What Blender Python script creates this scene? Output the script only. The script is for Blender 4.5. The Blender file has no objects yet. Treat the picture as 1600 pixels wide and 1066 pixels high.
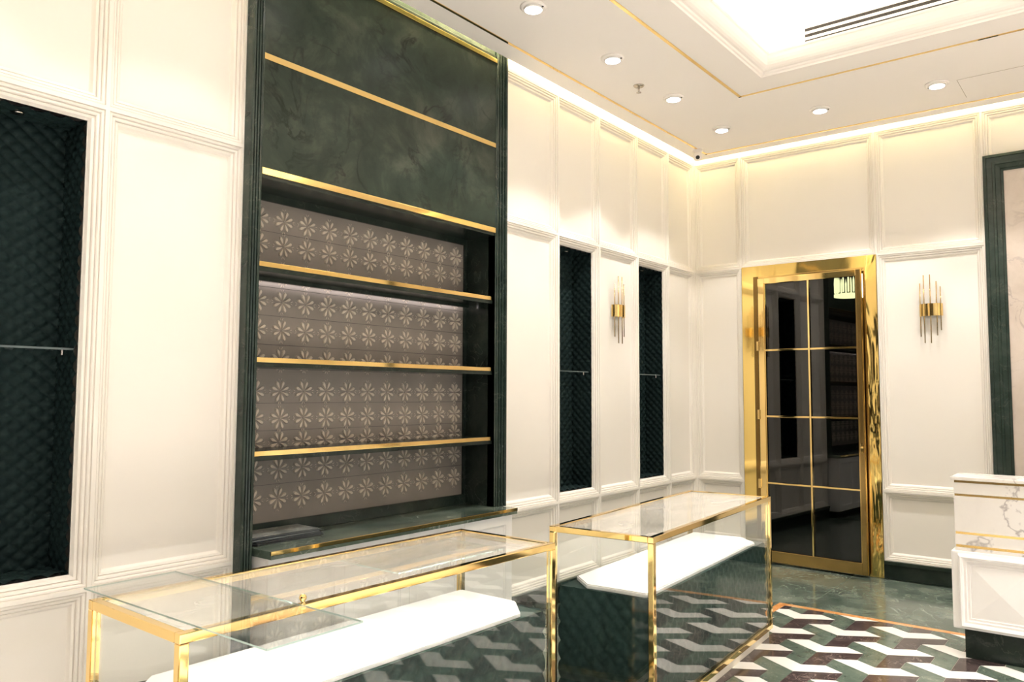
import bpy, bmesh, math, random
import numpy as np
from mathutils import Vector, Matrix

random.seed(7)
C = bpy.context.scene.collection
SC = bpy.context.scene
PI = math.pi

# ------------------------------------------------------------------ camera
cam_d = bpy.data.cameras.new('camera')
cam_d.sensor_fit = 'HORIZONTAL'
cam_d.sensor_width = 36.0
cam_d.lens = 1229.19 / 1600.0 * 36.0
cam_d.clip_start = 0.05
cam_o = bpy.data.objects.new('camera', cam_d)
C.objects.link(cam_o)
yaw, pitch, roll = math.radians(38.373), math.radians(3.843), math.radians(0.230)
fw = Vector((-math.sin(yaw) * math.cos(pitch), math.cos(yaw) * math.cos(pitch), math.sin(pitch)))
rt = Vector((math.cos(yaw), math.sin(yaw), 0))
up = rt.cross(fw)
r2 = math.cos(roll) * rt + math.sin(roll) * up
u2 = -math.sin(roll) * rt + math.cos(roll) * up
M = Matrix((r2, u2, -fw)).transposed().to_4x4()
M.translation = Vector((3.318, -7.049, 1.5))
cam_o.matrix_world = M
SC.camera = cam_o

# ------------------------------------------------------------------ world, exposure, light levels
world = bpy.data.worlds.new('world')
SC.world = world
world.use_nodes = True
world.node_tree.nodes['Background'].inputs[0].default_value = (1.0, 0.97, 0.94, 1)
world.node_tree.nodes['Background'].inputs[1].default_value = 0.35
SC.view_settings.view_transform = 'Standard'
SC.view_settings.look = 'None'
SC.view_settings.gamma = 1.0
SC.view_settings.use_curve_mapping = False
SC.view_settings.exposure = 1.42
SPOT_W = 27.0
SPOT_OUT = 122.0      # stronger unseen lamps, added outside the frame to brighten the room by bounce
SPOT_COL = (1.0, 0.965, 0.92)
SPOT_SIZE = math.radians(92)
COVE = 44.0          # emission strength of the LED strips in the wall slots
COVE_COL = (1.0, 0.93, 0.56)
TRAY = 8.0          # emission strength of the LED strips in the ceiling tray
TRAY_COL = (1.0, 0.955, 0.78)
SC.cycles.max_bounces = 14
SC.cycles.diffuse_bounces = 6
SC.cycles.glossy_bounces = 6
SC.cycles.transparent_max_bounces = 24
SC.cycles.transmission_bounces = 8
SC.cycles.sample_clamp_indirect = 6.0
SC.cycles.caustics_reflective = False
SC.cycles.caustics_refractive = False

# ------------------------------------------------------------------ materials
def new_mat(name):
    m = bpy.data.materials.new(name)
    m.use_nodes = True
    return m, m.node_tree, m.node_tree.nodes['Principled BSDF']

def plain(name, col, rough=0.5, metal=0.0, spec=0.5):
    m, t, b = new_mat(name)
    b.inputs['Base Color'].default_value = (*col, 1)
    b.inputs['Roughness'].default_value = rough
    b.inputs['Metallic'].default_value = metal
    b.inputs['Specular IOR Level'].default_value = spec
    return m

def coords(t, scale=(1, 1, 1), rot=(0, 0, 0), kind='Object'):
    tc = t.nodes.new('ShaderNodeTexCoord')
    mp = t.nodes.new('ShaderNodeMapping')
    mp.inputs['Scale'].default_value = scale
    mp.inputs['Rotation'].default_value = rot
    t.links.new(tc.outputs[kind], mp.inputs[0])
    return mp.outputs[0]

def noise(t, vec, scale, detail=6, rough=0.6, dist=0.0):
    n = t.nodes.new('ShaderNodeTexNoise')
    n.inputs['Scale'].default_value = scale
    n.inputs['Detail'].default_value = detail
    n.inputs['Roughness'].default_value = rough
    n.inputs['Distortion'].default_value = dist
    t.links.new(vec, n.inputs['Vector'])
    return n.outputs[0]

def ramp(t, fac, stops):
    r = t.nodes.new('ShaderNodeValToRGB')
    e = r.color_ramp.elements
    e[0].position, e[0].color = stops[0][0], (*stops[0][1], 1)
    e[1].position, e[1].color = stops[1][0], (*stops[1][1], 1)
    for p, c in stops[2:]:
        x = e.new(p)
        x.color = (*c, 1)
    t.links.new(fac, r.inputs[0])
    return r.outputs[0]

def mixc(t, fac, a, b, mode='MIX'):
    n = t.nodes.new('ShaderNodeMix')
    n.data_type = 'RGBA'
    n.blend_type = mode
    if isinstance(fac, float):
        n.inputs[0].default_value = fac
    else:
        t.links.new(fac, n.inputs[0])
    for k, v in ((6, a), (7, b)):
        if isinstance(v, tuple):
            n.inputs[k].default_value = (*v, 1)
        else:
            t.links.new(v, n.inputs[k])
    return n.outputs[2]

def bump(t, b, h, strength, dist=0.01):
    n = t.nodes.new('ShaderNodeBump')
    n.inputs['Strength'].default_value = strength
    n.inputs['Distance'].default_value = dist
    t.links.new(h, n.inputs['Height'])
    t.links.new(n.outputs[0], b.inputs['Normal'])

def marble(name, base, dark, light, vein, scale=3.0, rough=0.12, veinw=0.03, vscale=None, per_object=False, spec=0.5, vdetail=7, vdist=1.2, mask=True):
    """cloudy stone with thin veins"""
    m, t, b = new_mat(name)
    v = coords(t)
    if per_object:
        oi = t.nodes.new('ShaderNodeObjectInfo')
        sc_ = t.nodes.new('ShaderNodeVectorMath'); sc_.operation = 'SCALE'
        sc_.inputs[0].default_value = (13.0, 7.0, 5.0)
        t.links.new(oi.outputs['Random'], sc_.inputs['Scale'])
        ad = t.nodes.new('ShaderNodeVectorMath'); ad.operation = 'ADD'
        t.links.new(v, ad.inputs[0]); t.links.new(sc_.outputs[0], ad.inputs[1])
        v = ad.outputs[0]
    n1 = noise(t, v, scale, 8, 0.65, 0.4)
    c = ramp(t, n1, [(0.3, dark), (0.5, base), (0.72, light)])
    n2 = noise(t, v, vscale or scale * 1.3, vdetail, 0.55, vdist)
    s = t.nodes.new('ShaderNodeMath'); s.operation = 'SUBTRACT'
    t.links.new(n2, s.inputs[0]); s.inputs[1].default_value = 0.5
    a = t.nodes.new('ShaderNodeMath'); a.operation = 'ABSOLUTE'
    t.links.new(s.outputs[0], a.inputs[0])
    f = ramp(t, a.outputs[0], [(0.0, (1, 1, 1)), (veinw, (0, 0, 0))])
    n3 = noise(t, v, scale * 0.8, 3, 0.5)
    k = ramp(t, n3, [(0.42, (0, 0, 0)), (0.62, (1, 1, 1))])
    mm = mixc(t, 1.0, f, k, 'MULTIPLY') if mask else f
    c = mixc(t, mm, c, vein)
    t.links.new(c, b.inputs['Base Color'])
    b.inputs['Roughness'].default_value = rough
    b.inputs['Specular IOR Level'].default_value = spec
    return m

M_WALL = plain('cream_lacquer', (0.80, 0.755, 0.69), 0.42)
M_CEIL = plain('ceiling_paint', (0.94, 0.885, 0.835), 0.75)
M_WHITE = plain('white_lacquer', (0.90, 0.87, 0.84), 0.3)
M_PLINTH = plain('ivory_plinth', (0.78, 0.72, 0.60), 0.4)
M_BOARD = plain('white_leatherette', (0.93, 0.92, 0.90), 0.5)
M_BLACK = plain('black_plastic', (0.012, 0.010, 0.009), 0.4)
M_DARK = plain('dark_interior', (0.03, 0.028, 0.026), 0.8)
M_SHOPFRONT = plain('dark_shopfront', (0.016, 0.012, 0.009), 0.4)
M_CHROME = plain('chrome', (0.55, 0.5, 0.45), 0.2, 1.0)
M_GROUT = plain('floor_grout', (0.55, 0.51, 0.45), 0.7)
M_PETAL = plain('petal_inlay', (0.52, 0.455, 0.375), 0.35)
M_GREEN = marble('green_marble', (0.025, 0.037, 0.027), (0.012, 0.020, 0.014), (0.072, 0.080, 0.060), (0.010, 0.014, 0.009), 3.0, 0.30, 0.03, 2.6, spec=0.2)
M_GREEN_DK = marble('green_marble_dark', (0.015, 0.023, 0.018), (0.007, 0.011, 0.008), (0.030, 0.038, 0.030), (0.05, 0.06, 0.048), 4.5, 0.2, 0.012, spec=0.3)
M_GREEN_FR = marble('green_marble_trim', (0.024, 0.039, 0.031), (0.013, 0.022, 0.017), (0.044, 0.060, 0.048), (0.07, 0.085, 0.068), 4.5, 0.22, 0.012, spec=0.35)
M_GREEN_FL = marble('green_marble_floor', (0.098, 0.130, 0.104), (0.036, 0.055, 0.043), (0.20, 0.228, 0.185), (0.30, 0.32, 0.27), 3.2, 0.14, 0.014)
M_TILE_G = marble('green_tile', (0.105, 0.140, 0.110), (0.060, 0.085, 0.066), (0.16, 0.19, 0.145), (0.3, 0.32, 0.26), 9, 0.13, 0.01, per_object=True)
M_TILE_W = plain('white_tile', (0.86, 0.835, 0.79), 0.14)
M_TILE_B = marble('brown_tile', (0.062, 0.043, 0.042), (0.035, 0.025, 0.024), (0.11, 0.082, 0.078), (0.4, 0.33, 0.28), 9, 0.14, 0.012, per_object=True)
M_ORANGE = marble('orange_marble', (0.66, 0.30, 0.10), (0.50, 0.17, 0.04), (0.80, 0.46, 0.20), (0.8, 0.6, 0.4), 9, 0.16, 0.03)
M_CALA = marble('white_marble', (0.80, 0.76, 0.71), (0.73, 0.69, 0.65), (0.83, 0.80, 0.76), (0.44, 0.40, 0.38), 1.7, 0.16, 0.018, 2.3, vdetail=5, vdist=0.35, mask=False)
M_BOUNCE_FL = marble('pale_bounce_floor', (0.78, 0.75, 0.71), (0.70, 0.67, 0.63), (0.83, 0.80, 0.77), (0.55, 0.5, 0.46), 2.0, 0.2, 0.02)  # pale unseen floor, added to bounce light up to the ceiling
M_PINK = marble('pale_marble', (0.58, 0.50, 0.43), (0.48, 0.40, 0.34), (0.64, 0.56, 0.50), (0.42, 0.35, 0.31), 2.2, 0.16, 0.02)

def gold_mat(name, col, rough, wave=0.0, scale=2.0):
    m, t, b = new_mat(name)
    b.inputs['Base Color'].default_value = (*col, 1)
    b.inputs['Metallic'].default_value = 1.0
    b.inputs['Roughness'].default_value = rough
    if wave:
        n = noise(t, coords(t, (1, 1, 0.35)), scale, 3, 0.5, 0.6)
        bump(t, b, n, wave, 0.02)
    return m
M_GOLD = gold_mat('polished_gold', (0.93, 0.68, 0.28), 0.06)
M_GOLD2 = gold_mat('polished_brass', (0.80, 0.55, 0.20), 0.13)
M_GOLDF = gold_mat('gold_sheet', (0.95, 0.70, 0.24), 0.07, 0.25, 2.0)
M_GOLDW = gold_mat('wrinkled_gold_film', (0.95, 0.70, 0.24), 0.07, 0.9, 4.2)
M_BRASS_DKREFL = gold_mat('brass_dark_reflection', (0.26, 0.16, 0.05), 0.16)  # brass with the reflection of the dark room put into its colour
M_BRASS2 = gold_mat('brushed_brass', (0.50, 0.33, 0.12), 0.18)
M_BRASS = gold_mat('satin_brass', (0.42, 0.29, 0.13), 0.22)

def fabric(name, col, hi):
    m, t, b = new_mat(name)
    n = noise(t, coords(t), 60, 4, 0.6)
    c = ramp(t, n, [(0.3, col), (0.75, hi)])
    t.links.new(c, b.inputs['Base Color'])
    b.inputs['Roughness'].default_value = 0.65
    b.inputs['Specular IOR Level'].default_value = 0.12
    return m
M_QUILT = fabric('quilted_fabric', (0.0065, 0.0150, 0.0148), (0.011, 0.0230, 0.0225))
M_QUILT2 = fabric('quilted_velvet', (0.022, 0.045, 0.041), (0.034, 0.064, 0.058))

def panel_mat():
    m, t, b = new_mat('grey_brown_panel')
    v = coords(t)
    n = noise(t, v, 3.0, 4, 0.6)
    c = ramp(t, n, [(0.3, (0.175, 0.153, 0.134)), (0.7, (0.22, 0.193, 0.170))])
    t.links.new(c, b.inputs['Base Color'])
    b.inputs['Roughness'].default_value = 0.45
    return m
M_PANEL = panel_mat()

def glass_mat(name, tint, f0):
    """thin sheet: transparent tint plus mirror reflection rising at grazing angles (Schlick)"""
    m = bpy.data.materials.new(name)
    m.use_nodes = True
    t = m.node_tree
    t.nodes.clear()
    o = t.nodes.new('ShaderNodeOutputMaterial')
    tr = t.nodes.new('ShaderNodeBsdfTransparent'); tr.inputs[0].default_value = (*tint, 1)
    gl = t.nodes.new('ShaderNodeBsdfGlossy'); gl.inputs['Roughness'].default_value = 0.0
    gl.inputs['Color'].default_value = (1, 1, 1, 1)
    lw = t.nodes.new('ShaderNodeLayerWeight'); lw.inputs[0].default_value = 0.5
    p = t.nodes.new('ShaderNodeMath'); p.operation = 'POWER'; p.inputs[1].default_value = 5.0
    t.links.new(lw.outputs['Facing'], p.inputs[0])
    ma = t.nodes.new('ShaderNodeMath'); ma.operation = 'MULTIPLY_ADD'
    ma.inputs[1].default_value = 1.0 - f0; ma.inputs[2].default_value = f0
    t.links.new(p.outputs[0], ma.inputs[0])
    mx = t.nodes.new('ShaderNodeMixShader')
    t.links.new(ma.outputs[0], mx.inputs[0])
    t.links.new(tr.outputs[0], mx.inputs[1])
    t.links.new(gl.outputs[0], mx.inputs[2])
    t.links.new(mx.outputs[0], o.inputs[0])
    return m
M_GLASS = glass_mat('clear_glass', (0.985, 0.992, 0.985), 0.042)
def film_glass():
    """glass top still wearing its cloudy, streaked protective film"""
    m = glass_mat('filmed_glass', (0.98, 0.99, 0.985), 0.042)
    t = m.node_tree
    out = [n for n in t.nodes if n.type == 'OUTPUT_MATERIAL'][0]
    old = out.inputs[0].links[0].from_socket
    v = coords(t, (3.0, 1.0, 1.0))
    n = noise(t, v, 2.0, 5, 0.55, 0.8)
    mr = t.nodes.new('ShaderNodeMapRange')
    mr.inputs['From Min'].default_value = 0.3; mr.inputs['From Max'].default_value = 0.7
    mr.inputs['To Min'].default_value = 0.12; mr.inputs['To Max'].default_value = 0.34
    t.links.new(n, mr.inputs['Value'])
    d = t.nodes.new('ShaderNodeBsdfDiffuse'); d.inputs[0].default_value = (0.80, 0.76, 0.70, 1)
    mx = t.nodes.new('ShaderNodeMixShader')
    t.links.new(mr.outputs[0], mx.inputs[0]); t.links.new(old, mx.inputs[1]); t.links.new(d.outputs[0], mx.inputs[2])
    t.links.new(mx.outputs[0], out.inputs[0])
    return m
M_FILM = film_glass()
M_TINT = glass_mat('black_tinted_glass', (0.30, 0.30, 0.29), 0.06)
M_GEDGE = plain('glass_edge', (0.36, 0.46, 0.41), 0.2)
M_GEDGE2 = plain('dark_glass_edge', (0.09, 0.115, 0.115), 0.3)

def emit(name, col, s):
    m = bpy.data.materials.new(name)
    m.use_nodes = True
    t = m.node_tree
    t.nodes.clear()
    o = t.nodes.new('ShaderNodeOutputMaterial')
    e = t.nodes.new('ShaderNodeEmission')
    e.inputs[0].default_value = (*col, 1)
    e.inputs[1].default_value = s
    t.links.new(e.outputs[0], o.inputs[0])
    return m
M_LAMP = emit('lamp_face', (1.0, 0.96, 0.92), 9.0)
M_COVE = emit('cove_led', COVE_COL, COVE)
M_TRAYL = emit('tray_led', TRAY_COL, TRAY)
M_SHELFLED = emit('shelf_led', (1.0, 0.88, 0.86), 5.0)
M_CASE_FILL = emit('added_case_led', (1.0, 0.96, 0.9), 40.0)  # for the hidden strips added inside the cases
M_CRYSTAL = emit('lit_crystal', (0.95, 1.0, 0.55), 5.0)

# ------------------------------------------------------------------ mesh helpers
def box(bm, x0, x1, y0, y1, z0, z1, bev=0.0, mat=0):
    r = bmesh.ops.create_cube(bm, size=1.0)
    vs = r['verts']
    for v in vs:
        v.co = Vector(((x0 + x1) / 2 + v.co.x * (x1 - x0), (y0 + y1) / 2 + v.co.y * (y1 - y0), (z0 + z1) / 2 + v.co.z * (z1 - z0)))
    fs = {f for v in vs for f in v.link_faces}
    for f in fs:
        f.material_index = mat
    if bev > 0:
        es = {e for v in vs for e in v.link_edges}
        bmesh.ops.bevel(bm, geom=list(es), offset=bev, segments=2, affect='EDGES', profile=0.7)
    return vs

def lathe(bm, prof, seg=24, center=(0, 0, 0), axis='z', start=0.0, sweep=2 * PI, sy=1.0):
    """prof: list of (r, h)"""
    full = abs(sweep - 2 * PI) < 1e-6
    n = seg if full else seg + 1
    rings = []
    for r, h in prof:
        ring = []
        for i in range(n):
            a = start + sweep * i / seg
            x, y = r * math.cos(a), r * math.sin(a) * sy
            if axis == 'z':
                p = (center[0] + x, center[1] + y, center[2] + h)
            elif axis == 'y':
                p = (center[0] + x, center[1] + h, center[2] + y)
            else:
                p = (center[0] + h, center[1] + x, center[2] + y)
            ring.append(bm.verts.new(p))
        rings.append(ring)
    for a, b in zip(rings, rings[1:]):
        for i in range(seg):
            j = (i + 1) % n
            bm.faces.new((a[i], a[j], b[j], b[i]))
    if full:
        if prof[0][0] > 1e-5:
            bm.faces.new(rings[0])
        if prof[-1][0] > 1e-5:
            bm.faces.new(rings[-1])
    return rings

def rect_sweep(bm, a0, a1, b0, b1, prof, mapf, fill=True, apex=None):
    """moulding that runs round a rectangle; prof = list of (inset, depth)"""
    prev = None
    for w, d in prof:
        ring = [bm.verts.new(mapf(a, b, d)) for a, b in ((a0 + w, b0 + w), (a1 - w, b0 + w), (a1 - w, b1 - w), (a0 + w, b1 - w))]
        if prev:
            for i in range(4):
                j = (i + 1) % 4
                bm.faces.new((prev[i], prev[j], ring[j], ring[i]))
        prev = ring
    if apex is not None:
        c = bm.verts.new(mapf((a0 + a1) / 2, (b0 + b1) / 2, apex))
        for i in range(4):
            bm.faces.new((prev[i], prev[(i + 1) % 4], c))
    elif fill:
        bm.faces.new(prev)

def prism(bm, pts, axis, h0, h1):
    """extrude a closed 2D outline; axis z: pts=(x,y); axis y: pts=(x,z); axis x: pts=(y,z)"""
    def mp(p, h):
        return {'z': (p[0], p[1], h), 'y': (p[0], h, p[1]), 'x': (h, p[0], p[1])}[axis]
    a = [bm.verts.new(mp(p, h0)) for p in pts]
    b = [bm.verts.new(mp(p, h1)) for p in pts]
    n = len(pts)
    for i in range(n):
        bm.faces.new((a[i], a[(i + 1) % n], b[(i + 1) % n], b[i]))
    bm.faces.new(a[::-1]); bm.faces.new(b)

def quilt(bm, o, ud, vd, nd, W, H, cw, ch, puff, n=8):
    """padded diamond upholstery as real relief"""
    nu, nv = max(2, round(W / (cw / n))), max(2, round(H / (ch / n)))
    o, ud, vd, nd = map(Vector, (o, ud, vd, nd))
    g = []
    for j in range(nv + 1):
        row = []
        v = H * j / nv
        for i in range(nu + 1):
            u = W * i / nu
            a = u / cw + v / ch
            b = u / cw - v / ch
            h = puff * (abs(math.sin(PI * a) * math.sin(PI * b))) ** 0.36
            row.append(bm.verts.new(o + ud * u + vd * v + nd * h))
        g.append(row)
    for j in range(nv):
        for i in range(nu):
            f = bm.faces.new((g[j][i], g[j][i + 1], g[j + 1][i + 1], g[j + 1][i]))
            f.smooth = True

def obj(name, bm, mats, parent=None, smooth=False, recalc=True):
    if recalc:
        bmesh.ops.recalc_face_normals(bm, faces=bm.faces[:])
    me = bpy.data.meshes.new(name)
    if smooth:
        for f in bm.faces:
            f.smooth = True
    bm.to_mesh(me)
    bm.free()
    for m in (mats if isinstance(mats, (list, tuple)) else [mats]):
        me.materials.append(m)
    o = bpy.data.objects.new(name, me)
    C.objects.link(o)
    if parent:
        o.parent = parent
    return o

def bx(name, dims, mat, parent=None, bev=0.0):
    bm = bmesh.new()
    box(bm, *dims, bev=bev)
    return obj(name, bm, mat, parent)

def thing(name, label, cat, loc=(0, 0, 0), rz=0.0, group=None):
    o = bpy.data.objects.new(name, None)
    o.empty_display_size = 0.1
    C.objects.link(o)
    o.location = loc
    o.rotation_euler = (0, 0, rz)
    tag(o, label, cat, group)
    return o

def tag(o, label, cat, group=None):
    o['label'] = label
    o['category'] = cat
    if group:
        o['group'] = group
    return o

def struct(o, label=None):
    o['kind'] = 'structure'
    if label:
        o['label'] = label
    return o

def dup(root, loc, rz=None, label=None, group=None):
    r = root.copy(); C.objects.link(r)
    r.location = loc
    if rz is not None:
        r.rotation_euler = (0, 0, rz)
    if label: r['label'] = label
    if group: r['group'] = group
    for ch in list(root.children):
        c = ch.copy(); C.objects.link(c); c.parent = r
        for g in list(ch.children):
            d = g.copy(); C.objects.link(d); d.parent = c
    return r

def pane(name, dims, parent, thin, mat=M_GLASS, edge=None):
    """glass sheet with tinted edges; thin = axis index of the thickness"""
    bm = bmesh.new()
    box(bm, *dims)
    bm.normal_update()
    for f in bm.faces:
        f.material_index = 0 if abs(f.normal[thin]) > 0.9 else 1
    return obj(name, bm, [mat, edge or M_GEDGE], parent)

# ------------------------------------------------------------------ room layout (metres; wall_left is x = 0, wall_back is y = 0)
ZM, ZC, ZB, ZS = 2.684, 0.712, 0.149, 3.745       # mid rail, chair rail, baseboard top, ceiling
ZTOP = 4.02
XR, YF = 5.6, -9.8
MOULD = [(0, 0), (0.009, 0), (0.0105, -0.009), (0.013, -0.0055), (0.020, -0.006), (0.0235, -0.010), (0.0245, -0.0175),
         (0.0275, -0.013), (0.0355, -0.0145), (0.039, -0.019), (0.040, -0.027), (0.0435, -0.022), (0.053, -0.026), (0.059, -0.037), (0.063, -0.042)]
mapL = lambda a, b, d: (d, a, b)
mapB = lambda a, b, d: (a, -d, b)

def wall_panel(parent, a0, a1, b0, b1, mapf, opening=False, top_rail=0.0):
    bm = bmesh.new()
    rect_sweep(bm, a0, a1, b0, b1, MOULD, mapf, fill=not opening)
    return obj('wall_panel', bm, M_WALL, parent, recalc=False)

# ---- left wall
bm = bmesh.new()
box(bm, -0.5, -0.32, YF, 0.1, 0, 4.35)
box(bm, -0.32, 0.0, YF, -4.94, 3.74, 4.35)
box(bm, -0.32, 0.0, -2.98, 0.0, 3.74, 4.35)
box(bm, -0.32, -0.05, -4.94, -2.98, 3.74, 4.35)
wall_left = struct(obj('wall_left', bm, M_WALL))
NODES = [0.0, -0.535, -1.115, -1.731, -2.308, -2.98]
NODESL = [-4.94, -5.58, -6.157, -6.75, -7.9, YF]
NICHES = [(-2.308, -1.731), (-1.115, -0.535), (-6.157, -5.58)]
for nodes in (NODES, NODESL):
    for a1, a0 in zip(nodes, nodes[1:]):
        wall_panel(wall_left, a0, a1, ZB, ZC, mapL)
        wall_panel(wall_left, a0, a1, ZC, ZM, mapL, opening=(a0, a1) in NICHES)
        wall_panel(wall_left, a0, a1, ZM, 3.74, mapL)

# ---- back wall with the door opening
DX0, DX1 = 0.473, 1.643
bm = bmesh.new()
box(bm, -0.1, DX0, 0.045, 0.2, 0, 4.35)
box(bm, DX1, XR, 0.045, 0.2, 0, 4.35)
box(bm, DX0, DX1, 0.045, 0.2, ZM, 4.35)
box(bm, 0, XR, 0.0, 0.05, 3.74, 4.35)
wall_back = struct(obj('wall_back', bm, M_WALL))
for a0, a1 in ((0, 0.467), (1.647, 2.44)):
    wall_panel(wall_back, a0, a1, ZB, ZC, mapB)
    wall_panel(wall_back, a0, a1, ZC, ZM, mapB)
for a0, a1, b0 in ((0, 0.467, ZM), (0.467, 1.647, ZM), (1.647, 2.44, ZM), (2.44, 4.35, 3.26)):
    wall_panel(wall_back, a0, a1, b0, 3.74, mapB)
wall_panel(wall_back, 4.35, XR, ZB, 3.74, mapB)

# ---- other two walls (behind and beside the camera): a dark front, and a side with openings added to let world light in
bm = bmesh.new()
box(bm, XR, XR + 0.1, YF - 0.1, 0.05, 3.3, 4.35)
box(bm, XR, XR + 0.1, -2.4, 0.05, 0, 3.3)
box(bm, XR, XR + 0.1, YF - 0.1, -9.2, 0, 3.3)
for y in (-4.7, -7.0):
    box(bm, XR, XR + 0.1, y, y + 0.1, 0, 3.3)
wall_right = struct(obj('wall_right', bm, M_WALL))
wall_front = struct(bx('wall_front', (0, XR, YF - 0.1, YF, 0, 4.35), M_SHOPFRONT))

# ---- baseboards in green marble with a dark ledge
def baseboard(name, dims, cap, par=None):
    b = struct(bx(name, dims, M_GREEN_DK, par, 0.002))
    bx('ledge', cap, M_GREEN, b, 0.003)
    return b
bb = baseboard('baseboard_back', (DX1 + 0.004, 2.44, -0.016, 0.044, 0.004, 0.12), (DX1 + 0.004, 2.44, -0.024, 0.044, 0.12, ZB))
baseboard('baseboard_left', (-0.044, 0.016, -2.98, 0, 0.004, 0.12), (-0.044, 0.024, -2.98, 0, 0.12, ZB))
baseboard('baseboard_left_front', (-0.044, 0.016, YF, -4.94, 0.004, 0.12), (-0.044, 0.024, YF, -4.94, 0.12, ZB))
baseboard('baseboard_back_corner', (0, DX0 - 0.004, -0.016, 0.044, 0.004, 0.12), (0, DX0 - 0.004, -0.024, 0.044, 0.12, ZB))

# ------------------------------------------------------------------ floor: green marble slabs, orange border, cube-pattern tiles
floor = struct(bx('floor', (-0.32, XR, YF, 0.05, -0.12, -0.004), M_GROUT))
PX0, PX1, PY0, PY1 = 1.235, 3.95, -5.75, -1.285     # outer edge of the orange border
def slab(x0, x1, y0, y1, name='marble_slab', m=M_GREEN_FL):
    g = 0.0024
    o = bx(name, (x0 + g, x1 - g, y0 + g, y1 - g, -0.02, 0.0), m, floor)
xs = [0.0, 0.20, 1.42, 2.64, 3.86, XR]
for a, b in zip(xs, xs[1:]):
    slab(a, b, PY1, 0)
ysl = [PY1, -2.5, -3.72, -4.94, PY0]
for a, b in zip(ysl, ysl[1:]):
    slab(0, PX0, b, a)
    slab(PX1, XR, b, a, 'marble_slab', M_BOUNCE_FL)  # unseen pale slabs added as a light reflector
for a, b in zip(xs, xs[1:]):
    for y0_, y1_ in ((-7.0, PY0), (-8.2, -7.0), (YF, -8.2)):
        slab(a, b, y0_, y1_, 'marble_slab', M_BOUNCE_FL)  # unseen pale slabs added to bounce the extra lamps upward
BW = 0.06
for n_ in range(4):
    y = PY1 - BW
    xa = PX0 + (PX1 - PX0) * n_ / 4; xb = PX0 + (PX1 - PX0) * (n_ + 1) / 4
    slab(xa, xb, y, PY1, 'border_strip', M_ORANGE)
    slab(xa, xb, PY0, PY0 + BW, 'border_strip', M_ORANGE)
    ya = PY0 + BW + (PY1 - PY0 - 2 * BW) * n_ / 4; yb = PY0 + BW + (PY1 - PY0 - 2 * BW) * (n_ + 1) / 4
    slab(PX0, PX0 + BW, ya, yb, 'border_strip', M_ORANGE)
    slab(PX1 - BW, PX1, ya, yb, 'border_strip', M_ORANGE)

c_, h_ = 0.1118, 0.1365
U_, D_, V_ = Vector((c_, h_ / 2)), Vector((c_, -h_ / 2)), Vector((0, -h_))
SHAPES = {'white': [Vector((0, 0)), U_, U_ + D_, 2 * U_ + D_, 2 * U_ + 2 * D_, 2 * D_],
          'green': [Vector((0, 0)), 2 * D_, 2 * D_ + 2 * V_, D_ + 2 * V_, D_ + V_, V_],
          'brown': [2 * D_, 2 * D_ + 2 * U_, 2 * D_ + 2 * U_ + V_, 2 * D_ + U_ + V_, 2 * D_ + U_ + 2 * V_, 2 * D_ + 2 * V_]}
TM = {'white': M_TILE_W, 'green': M_TILE_G, 'brown': M_TILE_B}
RX0, RX1, RY0, RY1 = PX0 + BW, PX1 - BW, PY0 + BW, PY1 - BW
def inset(poly, g):
    n = len(poly); out = []
    area = sum(poly[i].x * poly[(i + 1) % n].y - poly[(i + 1) % n].x * poly[i].y for i in range(n))
    s = 1 if area > 0 else -1
    for i in range(n):
        p0, p, p1 = poly[i - 1], poly[i], poly[(i + 1) % n]
        e0, e1 = (p - p0), (p1 - p)
        if e0.length < 1e-6 or e1.length < 1e-6:
            out.append(p); continue
        n0 = Vector((-e0.y, e0.x)).normalized() * s; n1 = Vector((-e1.y, e1.x)).normalized() * s
        k = 1 + n0.dot(n1)
        out.append(p + (n0 + n1) * (g / max(k, 0.3)))
    return out
def clip(poly):
    for ax, lim, sg in ((0, RX0, 1), (0, RX1, -1), (1, RY0, 1), (1, RY1, -1)):
        out = []
        for i in range(len(poly)):
            a, b = poly[i - 1], poly[i]
            da, db = sg * (a[ax] - lim), sg * (b[ax] - lim)
            if (da >= 0) != (db >= 0):
                out.append(a + (b - a) * (da / (da - db)))
            if db >= 0:
                out.append(b)
        poly = out
        if len(poly) < 3:
            return []
    res = []
    for p in poly:
        if not res or (p - res[-1]).length > 1e-4:
            res.append(p)
    if len(res) > 1 and (res[0] - res[-1]).length < 1e-4:
        res.pop()
    return res
TILEMESH = {}
def poly_area(p):
    return abs(sum(p[i].x * p[(i + 1) % len(p)].y - p[(i + 1) % len(p)].x * p[i].y for i in range(len(p)))) / 2
ntile = 0
for i in range(-12, 14):
    for j in range(-24, 24):
        P = Vector((1.572, -2.105)) + i * Vector((3 * c_, 1.5 * h_)) + j * Vector((0, 3 * h_))
        if not (RX0 - 0.6 < P.x < RX1 + 0.1 and RY0 - 0.5 < P.y < RY1 + 0.6):
            continue
        for k, sh in SHAPES.items():
            full = [p + P for p in inset(sh, 0.0018)]
            poly = clip(full)
            if len(poly) < 3 or poly_area(poly) < 2e-4:
                continue
            whole = len(poly) == len(full) and abs(poly_area(poly) - poly_area(full)) < 1e-7
            if whole and k in TILEMESH:
                o = bpy.data.objects.new('floor_tile', TILEMESH[k]); C.objects.link(o)
            else:
                bm = bmesh.new()
                prism(bm, [(p.x - P.x, p.y - P.y) for p in poly], 'z', -0.015, 0.0)
                o = obj('floor_tile', bm, TM[k])
                if whole:
                    TILEMESH[k] = o.data
            o.location = (P.x, P.y, 0)
            o.parent = floor
            ntile += 1
print('tiles', ntile)

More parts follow.
